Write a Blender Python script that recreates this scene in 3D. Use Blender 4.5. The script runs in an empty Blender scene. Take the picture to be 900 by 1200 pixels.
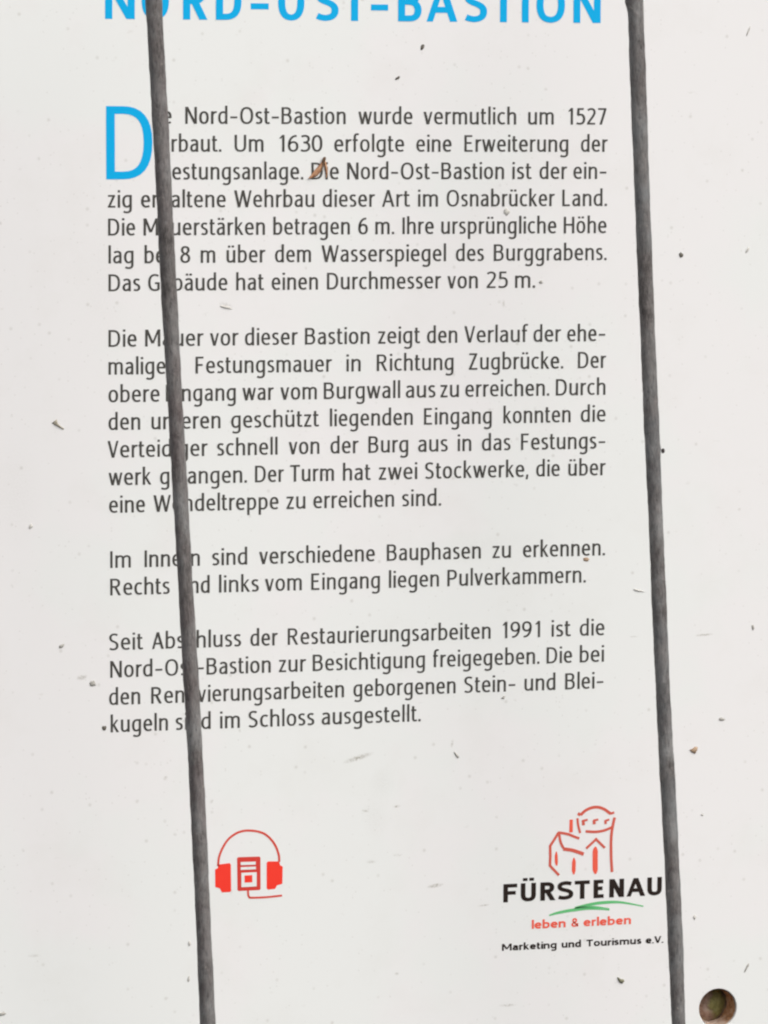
import bpy, bmesh, math, random
from mathutils import Vector, Matrix
import numpy as np

scene = bpy.context.scene
col = scene.collection

# ---------------------------------------------------------------- camera
cam_data = bpy.data.cameras.new("camera")
cam = bpy.data.objects.new("camera", cam_data)
col.objects.link(cam)
cam.matrix_world = Matrix((( 0.965006, 0.021845, -0.261317, -0.28218),
                           (-0.262209, 0.09257, -0.960561, -1.3866),
                           ( 0.003207, 0.995466, 0.095059, 0.00656),
                           (0, 0, 0, 1)))
cam_data.sensor_fit = 'VERTICAL'
cam_data.sensor_height = 24.0
cam_data.sensor_width = 18.0
cam_data.lens = 24.0 * 5000 / 1200
cam_data.clip_start = 0.02
cam_data.clip_end = 500
scene.camera = cam

# ---------------------------------------------------------------- sky and sun
SUN_EL, SUN_AZ = math.radians(48), math.radians(208)     # compass-like azimuth, from the front right of the sign
world = bpy.data.worlds.new("World")
scene.world = world
world.use_nodes = True
wn = world.node_tree
wn.nodes.clear()
sky = wn.nodes.new("ShaderNodeTexSky")
sky.sky_type = 'NISHITA'
sky.sun_disc = False
sky.air_density = 1.0
sky.dust_density = 5.0
sky.ozone_density = 1.0
hsv = wn.nodes.new("ShaderNodeHueSaturation")
hsv.inputs['Saturation'].default_value = 0.25           # overcast: cloud takes the blue out of the sky
bg = wn.nodes.new("ShaderNodeBackground")
bg.inputs['Strength'].default_value = 0.15
wo = wn.nodes.new("ShaderNodeOutputWorld")
wn.links.new(sky.outputs[0], hsv.inputs['Color'])
wn.links.new(hsv.outputs[0], bg.inputs['Color'])
wn.links.new(bg.outputs[0], wo.inputs['Surface'])
d_sun = Vector((math.cos(SUN_EL) * 0.62, -math.cos(SUN_EL) * 0.785, math.sin(SUN_EL))).normalized()   # towards the sun
sky.sun_elevation = math.asin(d_sun.z)
sky.sun_rotation = math.atan2(d_sun.x, d_sun.y)
sl = bpy.data.lights.new("sun", 'SUN')
sl.energy = 0.5
sl.angle = math.radians(80)
sl.color = (1.0, 0.965, 0.92)
so = bpy.data.objects.new("sun", sl)
so.rotation_euler = d_sun.to_track_quat('Z', 'Y').to_euler()
so.location = (1, -2, 2)
col.objects.link(so)

scene.view_settings.view_transform = 'Standard'
scene.view_settings.look = 'None'
scene.view_settings.exposure = 0.45
scene.view_settings.gamma = 1.0
scene.view_settings.use_curve_mapping = False
try:
    scene.cycles.pixel_filter_type = 'BLACKMAN_HARRIS'
    scene.cycles.filter_width = 2.2
except Exception:
    pass

MM = 0.001

# ---------------------------------------------------------------- helpers
def link(name, me, mat=None, parent=None):
    o = bpy.data.objects.new(name, me)
    if mat: me.materials.append(mat)
    if parent: o.parent = parent
    col.objects.link(o)
    return o

def tag(o, label=None, cat=None, group=None, kind=None):
    if label: o['label'] = label
    if cat: o['category'] = cat
    if group: o['group'] = group
    if kind: o['kind'] = kind
    return o

def empty(name, loc):
    o = bpy.data.objects.new(name, None)
    o.empty_display_size = 0.02
    o.location = loc
    col.objects.link(o)
    return o

def new_mat(name, rough=0.5, metal=0.0, spec=0.5):
    m = bpy.data.materials.new(name)
    m.use_nodes = True
    b = m.node_tree.nodes['Principled BSDF']
    b.inputs['Roughness'].default_value = rough
    b.inputs['Metallic'].default_value = metal
    b.inputs['Specular IOR Level'].default_value = spec
    return m, m.node_tree, b

def noise(nt, vec, scale, detail=3, rough=0.5, stretch=None):
    n = nt.nodes.new("ShaderNodeTexNoise")
    n.inputs['Scale'].default_value = scale
    n.inputs['Detail'].default_value = detail
    n.inputs['Roughness'].default_value = rough
    if stretch:
        mp = nt.nodes.new("ShaderNodeMapping")
        mp.inputs['Scale'].default_value = stretch
        nt.links.new(vec, mp.inputs['Vector'])
        vec = mp.outputs[0]
    nt.links.new(vec, n.inputs['Vector'])
    return n.outputs['Fac']

def ramp(nt, fac, stops):
    r = nt.nodes.new("ShaderNodeValToRGB")
    r.color_ramp.elements[0].position, r.color_ramp.elements[0].color = stops[0][0], (*stops[0][1], 1)
    r.color_ramp.elements[1].position, r.color_ramp.elements[1].color = stops[-1][0], (*stops[-1][1], 1)
    for p_, c_ in stops[1:-1]:
        e = r.color_ramp.elements.new(p_); e.color = (*c_, 1)
    nt.links.new(fac, r.inputs['Fac'])
    return r.outputs['Color']

def mix(nt, fac, a, b, mode='MIX'):
    n = nt.nodes.new("ShaderNodeMix")
    n.data_type = 'RGBA'; n.blend_type = mode
    for s, v in ((0, fac), (6, a), (7, b)):
        if isinstance(v, (int, float)): n.inputs[s].default_value = v
        elif isinstance(v, tuple): n.inputs[s].default_value = (*v, 1)
        else: nt.links.new(v, n.inputs[s])
    return n.outputs[2]

def math_(nt, op, a, b=0.0, clamp=False):
    n = nt.nodes.new("ShaderNodeMath"); n.operation = op; n.use_clamp = clamp
    for i, v in enumerate((a, b)):
        if isinstance(v, (int, float)): n.inputs[i].default_value = v
        else: nt.links.new(v, n.inputs[i])
    return n.outputs[0]

def bump(nt, b, h, strength, dist):
    n = nt.nodes.new("ShaderNodeBump")
    n.inputs['Strength'].default_value = strength
    n.inputs['Distance'].default_value = dist
    nt.links.new(h, n.inputs['Height'])
    nt.links.new(n.outputs[0], b.inputs['Normal'])

def objco(nt):
    return nt.nodes.new("ShaderNodeTexCoord").outputs['Object']

# ---------------------------------------------------------------- materials
def panel_material():
    m, nt, b = new_mat("white_coated_board", 0.42, 0, 0.35)
    co = objco(nt)
    base = mix(nt, ramp(nt, noise(nt, co, 8, 4, 0.6), [(0.46, (0, 0, 0)), (0.54, (1, 1, 1))]), (0.797, 0.804, 0.782), (0.812, 0.797, 0.786))
    # faint weathering: cloudy grime and hair-fine scuffs
    g = ramp(nt, noise(nt, co, 34, 6, 0.65), [(0.52, (0, 0, 0)), (0.85, (0.16, 0.16, 0.16))])
    base = mix(nt, g, base, (0.60, 0.57, 0.50))
    sc = ramp(nt, noise(nt, co, 420, 2, 0.5, (0.45, 1, 1)), [(0.70, (0, 0, 0)), (0.80, (0.20, 0.20, 0.20))])
    base = mix(nt, sc, base, (0.52, 0.50, 0.45))
    # pin-head specks of dust
    for scl, thr, rad, dens in ((310, 0.93, 0.26, 0.42), (900, 0.95, 0.34, 0.34)):
        vo = nt.nodes.new("ShaderNodeTexVoronoi"); vo.inputs['Scale'].default_value = scl
        nt.links.new(co, vo.inputs['Vector'])
        sx = nt.nodes.new("ShaderNodeSeparateColor"); nt.links.new(vo.outputs['Color'], sx.inputs[0])
        pick = math_(nt, 'GREATER_THAN', math_(nt, 'ADD', sx.outputs[0], math_(nt, 'MULTIPLY', math_(nt, 'SUBTRACT', noise(nt, co, 22, 2), 0.5), 0.3)), thr)
        dot = math_(nt, 'SUBTRACT', 1.0, math_(nt, 'DIVIDE', vo.outputs['Distance'], rad), True)
        base = mix(nt, math_(nt, 'MULTIPLY', math_(nt, 'MULTIPLY', pick, dot), dens), base, (0.42, 0.40, 0.35))
    # single smudges that stay where they are on the board: (x, z, half width, half height) in mm, strength, tilt
    tot = None
    brk = ramp(nt, noise(nt, co, 1500, 3, 0.7), [(0.36, (0, 0, 0)), (0.62, (1, 1, 1))])
    for (x, z, a, h, s, t) in SMUDGES:
        mp = nt.nodes.new("ShaderNodeMapping"); mp.vector_type = 'TEXTURE'
        mp.inputs['Location'].default_value = (x * MM, 0, z * MM)
        mp.inputs['Rotation'].default_value = (0, -math.radians(t), 0)
        mp.inputs['Scale'].default_value = (a * MM, 1, h * MM)
        nt.links.new(co, mp.inputs['Vector'])
        gr = nt.nodes.new("ShaderNodeTexGradient"); gr.gradient_type = 'SPHERICAL'
        nt.links.new(mp.outputs[0], gr.inputs['Vector'])
        v = math_(nt, 'MULTIPLY', gr.outputs['Fac'], s*1.7)
        tot = v if tot is None else math_(nt, 'ADD', tot, v)
    f = math_(nt, 'MULTIPLY', tot, brk, True)
    base = mix(nt, f, base, (0.30, 0.27, 0.21))
    nt.links.new(base, b.inputs['Base Color'])
    bump(nt, b, noise(nt, co, 1400, 4), 0.10, 0.0002)
    return m

def ink_material(name, c1, c2, fade=0.0):
    m, nt, b = new_mat(name, 0.5, 0, 0.15)
    co = objco(nt)
    c = mix(nt, noise(nt, co, 260, 4, 0.7), c1, c2)
    if fade:
        c = mix(nt, ramp(nt, noise(nt, co, 900, 3, 0.6), [(0.62, (0, 0, 0)), (0.78, (fade,) * 3)]), c, (0.62, 0.60, 0.56))
    nt.links.new(c, b.inputs['Base Color'])
    return m

def rod_material(name, shift):
    m, nt, b = new_mat(name, 0.6, 0.15, 0.35)
    co = objco(nt)
    n1 = noise(nt, co, 130, 6, 0.7, (1, 1, 0.45))
    c = ramp(nt, n1, [(0.30, (0.058, 0.050, 0.047)), (0.44, (0.122, 0.110, 0.105)), (0.57, (0.185, 0.179, 0.174)), (0.75, (0.30, 0.30, 0.293))])
    n2 = noise(nt, co, 900, 5, 0.7, (1, 1, 0.35))
    c = mix(nt, ramp(nt, n2, [(0.45, (0, 0, 0)), (0.72, (0.5, 0.5, 0.5))]), c, (0.29, 0.26, 0.245))
    c = mix(nt, ramp(nt, n2, [(0.28, (0.7, 0.7, 0.7)), (0.44, (0, 0, 0))]), c, (0.040, 0.034, 0.032))
    n3 = noise(nt, co, 34, 3, 0.6)
    c = mix(nt, ramp(nt, n3, [(0.50, (0, 0, 0)), (0.72, (0.5, 0.5, 0.5))]), c, shift)
    n4 = noise(nt, co, 480, 3, 0.6)
    c = mix(nt, ramp(nt, n4, [(0.66, (0, 0, 0)), (0.74, (0.55, 0.55, 0.55))]), c, (0.40, 0.36, 0.32))
    nt.links.new(c, b.inputs['Base Color'])
    bump(nt, b, n2, 0.9, 0.0008)
    return m

def flake_material(name, c1, c2, sc=900):
    m, nt, b = new_mat(name, 0.75, 0, 0.25)
    co = objco(nt)
    n = noise(nt, co, sc, 4, 0.65)
    nt.links.new(mix(nt, ramp(nt, n, [(0.35, (0, 0, 0)), (0.65, (1, 1, 1))]), c1, c2), b.inputs['Base Color'])
    bump(nt, b, n, 0.6, 0.0003)
    return m

# ---------------------------------------------------------------- measured layout of the print, in mm on the board (x right, z up, origin at the first baseline)
LINES = [
    (0, [('ie', None, 21.77), ('Nord-Ost-Bastion', 26.39, 81.31), ('wurde', 85.66, 104.52), ('vermutlich', 108.36, 140.92), ('um', 145.17, 154.22), ('1527', 159.25, 173.1)]),
    (1, [('erbaut.', None, 38.62), ('Um', 43.16, 53.05), ('1630', 58.34, 73.29), ('erfolgte', 77.38, 101.64), ('eine', 105.87, 118.2), ('Erweiterung', 122.72, 159.48), ('der', 163.95, 173.49)]),
    (2, [('Festungsanlage.', None, 66.68), ('Die', 69.48, 78.97), ('Nord-Ost-Bastion', 81.86, 136.75), ('ist', 139.71, 146.51), ('der', 149.29, 159.09), ('ein-', 161.34, 173.26)]),
    (3, [('zig', 0.06, 8.28), ('erhaltene', 11.39, 40.13), ('Wehrbau', 42.98, 70.55), ('dieser', 73.44, 91.51), ('Art', 93.97, 103.73), ('im', 106.57, 113.53), ('Osnabrücker', 116.58, 154.76), ('Land.', 157.46, 173.4)]),
    (4, [('Die', 0.24, 9.38), ('Mauerstärken', 12.21, 53.56), ('betragen', 56.43, 82.85), ('6', 85.76, 89.14), ('m.', 91.69, 98.23), ('Ihre', 101.15, 112.1), ('ursprüngliche', 114.74, 155.43), ('Höhe', 158.05, 173.33)]),
    (5, [('lag', 0.35, 8.81), ('bei', 12.53, 20.94), ('8', 24.62, 28.05), ('m', 31.59, 36.57), ('über', 40.41, 53.71), ('dem', 57.0, 69.43), ('Wasserspiegel', 73.03, 116.37), ('des', 119.91, 129.77), ('Burggrabens.', 133.3, 173.41)]),
    (6, [('Das', 0.32, 11.04), ('Gebäude', 13.73, 40.7), ('hat', 43.68, 53.22), ('einen', 55.86, 71.84), ('Durchmesser', 74.94, 114.73), ('von', 116.95, 127.69), ('25', 130.61, 138.16), ('m.', 140.88, 147.97)]),
    (8, [('Die', 0.27, 9.79), ('Mauer', 12.68, 32.5), ('vor', 34.71, 44.47), ('dieser', 46.69, 64.88), ('Bastion', 67.38, 89.84), ('zeigt', 92.67, 107.5), ('den', 109.9, 120.56), ('Verlauf', 123.0, 145.52), ('der', 147.52, 157.35), ('ehe-', 159.57, 173.34)]),
    (9, [('maligen', 0.24, 23.35), ('Festungsmauer', 29.78, 76.71), ('in', 81.78, 86.74), ('Richtung', 92.34, 119.28), ('Zugbrücke.', 124.52, 158.18), ('Der', 163.46, 173.57)]),
    (10, [('obere', 0.21, 17.53), ('Eingang', 19.65, 43.56), ('war', 45.81, 56.62), ('vom', 58.92, 71.52), ('Burgwall', 73.92, 100.49), ('aus', 102.52, 112.92), ('zu', 114.54, 121.22), ('erreichen.', 123.45, 153.25), ('Durch', 155.63, 173.43)]),
    (11, [('den', 0.19, 10.94), ('unteren', 14.76, 38.32), ('geschützt', 41.98, 72.28), ('liegenden', 76.04, 105.04), ('Eingang', 108.94, 132.87), ('konnten', 137.02, 161.01), ('die', 164.65, 173.57)]),
    (12, [('Verteidiger', -0.19, 33.9), ('schnell', 37.11, 57.87), ('von', 61.8, 72.44), ('der', 76.27, 86.07), ('Burg', 89.5, 103.46), ('aus', 106.91, 117.34), ('in', 120.89, 125.69), ('das', 129.44, 139.59), ('Festungs-', 143.33, 173.65)]),
    (13, [('werk', 0.13, 14.64), ('gelangen.', 17.63, 47.34), ('Der', 50.16, 60.15), ('Turm', 62.19, 77.53), ('hat', 80.65, 90.33), ('zwei', 93.05, 106.59), ('Stockwerke,', 109.32, 145.98), ('die', 148.81, 157.26), ('über', 160.32, 173.73)]),
    (14, [('eine', 0.31, 12.5), ('Wendeltreppe', 15.34, 58.3), ('zu', 60.9, 67.61), ('erreichen', 70.37, 98.56), ('sind.', 101.34, 115.08)]),
    (16, [('Im', 0.63, 7.64), ('Innern', 12.31, 31.21), ('sind', 35.42, 47.49), ('verschiedene', 51.62, 91.88), ('Bauphasen', 96.07, 129.28), ('zu', 133.29, 139.98), ('erkennen.', 144.3, 173.69)]),
    (17, [('Rechts', 0.6, 20.85), ('und', 23.98, 34.57), ('links', 37.79, 51.47), ('vom', 53.63, 66.41), ('Eingang', 69.67, 93.68), ('liegen', 96.82, 114.48), ('Pulverkammern.', 117.44, 166.84)]),
    (19, [('Seit', 0.11, 11.7), ('Abschluss', 14.76, 45.35), ('der', 48.59, 58.05), ('Restaurierungsarbeiten', 61.51, 132.93), ('1991', 137.04, 150.63), ('ist', 154.73, 161.58), ('die', 164.87, 173.77)]),
    (20, [('Nord-Ost-Bastion', 0.52, 55.66), ('zur', 58.35, 67.9), ('Besichtigung', 70.25, 109.65), ('freigegeben.', 112.37, 150.39), ('Die', 152.99, 162.17), ('bei', 164.94, 173.6)]),
    (21, [('den', 0.12, 10.73), ('Renovierungsarbeiten', 14.49, 81.19), ('geborgenen', 84.48, 120.56), ('Stein-', 123.53, 141.98), ('und', 145.13, 156.22), ('Blei-', 159.75, 173.68)]),
    (22, [('kugeln', 0.61, 20.2), ('sind', 22.83, 34.89), ('im', 38.13, 44.96), ('Schloss', 47.86, 70.79), ('ausgestellt.', 73.41, 108.19)]),
]
HEAD = (('N', -0.55, 9.44), ('O', 11.73, 20.93), ('R', 25.69, 33.92), ('D', 36.81, 45.52), ('-', 48.13, 55.12), ('O', 57.98, 67.02), ('S', 70.45, 78.84), ('T', 79.73, 88.86), ('-', 89.45, 96.25), ('B', 99.36, 107.53), ('A', 109.16, 120.04), ('S', 122.13, 130.51), ('T', 131.41, 141.02), ('I', 142.68, 144.84), ('O', 147.83, 157.92), ('N', 160.95, 170.66))
HEADZ = 34.34
HP = {'arc': [(37.41, -249.44), (37.74, -246.38), (39.05, -243.19), (41.02, -240.36), (43.65, -238.53), (45.95, -237.82), (48.26, -237.75), (50.89, -238.12), (53.53, -239.11), (55.84, -241.15), (57.49, -243.66), (58.49, -246.63), (58.65, -248.91)], 'ears': [((37.41, -248.89), (41.42, -248.55), (41.84, -249.15), (41.94, -258.07), (41.41, -258.47), (38.72, -258.48), (38.0, -257.08), (36.42, -256.52), (36.36, -250.53), (37.34, -250.08)), ((54.26, -249.04), (54.69, -248.58), (58.55, -248.74), (58.99, -250.06), (59.88, -250.59), (59.75, -256.44), (57.9, -256.95), (57.24, -258.12), (54.79, -258.24), (54.27, -257.76))], 'doc': [(43.98, -247.04), (44.37, -246.66), (51.72, -246.76), (52.11, -247.16), (52.15, -257.89), (51.76, -258.26), (44.51, -258.26), (44.11, -257.85)], 'holes': [((45.23, -248.39), (50.43, -248.42), (50.43, -249.46), (45.23, -249.43)), ((45.23, -250.11), (50.5, -250.15), (50.5, -251.06), (45.23, -251.05)), ((45.46, -252.07), (50.76, -252.07), (50.77, -256.95), (45.46, -256.97))], 'sq': [(46.55, -252.99), (49.25, -252.98), (49.25, -255.45), (46.55, -255.46)], 'cable': [(47.77, -258.18), (47.87, -259.81), (48.2, -260.47), (48.92, -260.77), (54.2, -260.81), (59.66, -260.51)]}
CASTLE = [(((165.68, -237.22), (167.29, -235.83), (169.36, -234.93), (171.63, -234.73), (173.91, -235.37), (175.81, -236.65), (176.65, -237.31)), 3.2), (((164.65, -236.64), (165.68, -237.22)), 3.4), (((176.57, -237.19), (177.9, -236.81)), 2.6), (((164.55, -238.27), (164.8, -240.65), (165.57, -243.52)), 2.6), (((178.03, -238.57), (177.3, -241.89), (176.84, -245.89), (176.89, -252.1), (177.25, -257.68)), 3.1), (((166.37, -239.33), (168.26, -238.97)), 2.4), (((166.6, -239.08), (166.76, -240.84)), 3.2), (((170.34, -239.35), (172.12, -239.05)), 2.4), (((170.53, -239.24), (170.66, -240.63)), 3.2), (((174.32, -239.76), (176.14, -239.22)), 2.4), (((174.7, -239.67), (174.79, -240.77)), 2.8), (((167.54, -243.02), (171.32, -243.32), (174.35, -242.94), (177.45, -241.83)), 2.9), (((162.29, -238.65), (162.25, -243.16)), 5.4), (((157.53, -242.96), (161.12, -243.7), (163.2, -244.59), (165.29, -245.4)), 2.8), (((157.72, -243.08), (156.23, -245.38), (154.74, -247.57), (154.84, -251.15), (154.72, -254.42), (156.31, -256.13), (158.02, -257.92)), 2.9), (((157.91, -243.45), (158.58, -246.57), (159.65, -248.62)), 2.8), (((159.46, -248.8), (162.67, -249.37), (164.95, -250.13), (166.92, -250.94)), 3.8), (((167.77, -249.01), (169.65, -247.41), (171.34, -245.88), (172.87, -247.37), (174.59, -249.08)), 2.7), (((171.18, -248.5), (171.08, -250.39), (171.13, -256.24), (171.33, -258.07)), -6.6), (((163.38, -252.06), (163.39, -253.7), (163.33, -256.44), (163.38, -257.9)), -4.8), (((157.02, -249.6), (156.96, -251.24), (157.05, -253.43), (157.21, -254.6)), -3.8)]
SWOOSH = [(((154.55, -271.82), (158.0, -271.0), (163.76, -270.3), (169.54, -270.15), (176.43, -270.89)), 3.4), (((163.75, -269.53), (168.81, -268.72), (173.87, -268.26), (180.4, -268.42), (188.77, -270.21)), 3.4), (((163.76, -269.74), (167.37, -269.49), (171.71, -269.69), (176.42, -270.47)), 2.2)]
FURST = (('F', 137.99, 143.27), ('Ü', 144.28, 149.73), ('R', 151.33, 156.75), ('S', 157.28, 163.3), ('T', 163.46, 169.5), ('E', 170.58, 174.77), ('N', 176.33, 181.68), ('A', 182.55, 189.41), ('U', 190.19, 195.51))
FURSTZ = -266.55
LEBEN = (('leben', 148.32, 160.54), ('&', 162.61, 165.24), ('erleben', 167.04, 184.32))
LEBENZ = -276.25
MARK = (('Marketing', 137.61, 157.35), ('und', 159.17, 166.17), ('Tourismus', 168.06, 188.17), ('e.V.', 189.77, 196.21))
MARKZ = -283.4
BUMPX0, BUMPZ0, BUMPX1, BUMPZ1, BUMPX2, BUMPZ2 = 160.08, 39.54, 172.93, -106.48, 164.01, 25.51
ROD_L = (((1.15, 71.14), 18.5), ((2.87, 39.16), 19.0), ((4.33, 12.38), 18.5), ((5.8, -14.51), 18.1), ((7.08, -41.51), 18.3), ((9.29, -82.25), 17.5), ((11.6, -123.25), 17.2), ((13.65, -159.01), 17.5), ((15.71, -194.97), 17.8), ((17.92, -239.51), 17.5), ((20.14, -289.97), 18.0), ((21.68, -323.83), 18.0))
ROD_R = (((161.46, 73.64), 19.5), ((163.03, 36.54), 18.8), ((164.89, -3.55), 18.5), ((166.79, -42.5), 17.7), ((169.02, -84.49), 17.9), ((171.5, -129.58), 17.3), ((173.17, -160.77), 17.3), ((175.08, -194.97), 17.5), ((177.37, -229.36), 18.1), ((179.76, -269.71), 17.8), ((181.2, -298.67), 16.8), ((183.25, -333.62), 17.5))
SMUDGES = ((99.89, -231.58, 1.6, 0.5, 0.7, 5), (88.76, -232.59, 1.5, 0.7, 0.5, 0), (113.63, -259.6, 3.2, 0.8, 0.8, 8), (131.04, -267.22, 2.5, 0.4, 0.5, 4), (100.26, -248.38, 2, 0.5, 0.4, 0), (90.91, -250.33, 2, 0.7, 0.35, 0), (139.83, -302.53, 3.4, 0.6, 0.5, 0), (100.1, -289.46, 1.0, 0.6, 0.5, 0), (210.05, -175.94, 3.6, 0.5, 0.7, 3), (184.53, -175.78, 2, 0.3, 0.4, 0), (86.3, -214.32, 6, 1.1, 0.6, 16), (-9.07, -183.77, 2.2, 1.0, 0.6, 10), (-25.64, -276.98, 2.5, 0.6, 0.35, 0), (19.35, -218.77, 1, 1, 0.35, 0), (75.54, -72.65, 3.5, 0.6, 0.35, 12), (136.81, -60.6, 0.7, 1.6, 0.35, 0), (119.47, -210.55, 0.6, 1.8, 0.5, -10), (40.26, -60.29, 3, 1.2, 0.3, -15), (94.74, -223.44, 5, 6, 0.07, 0), (92.37, -235.68, 5, 9, 0.06, 8), (-30.64, -122.24, 9, 20, 0.05, 0), (128.21, -143.07, 30, 6, 0.04, 5), (-1.71, -52.01, 12, 30, 0.035, 0))
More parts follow.
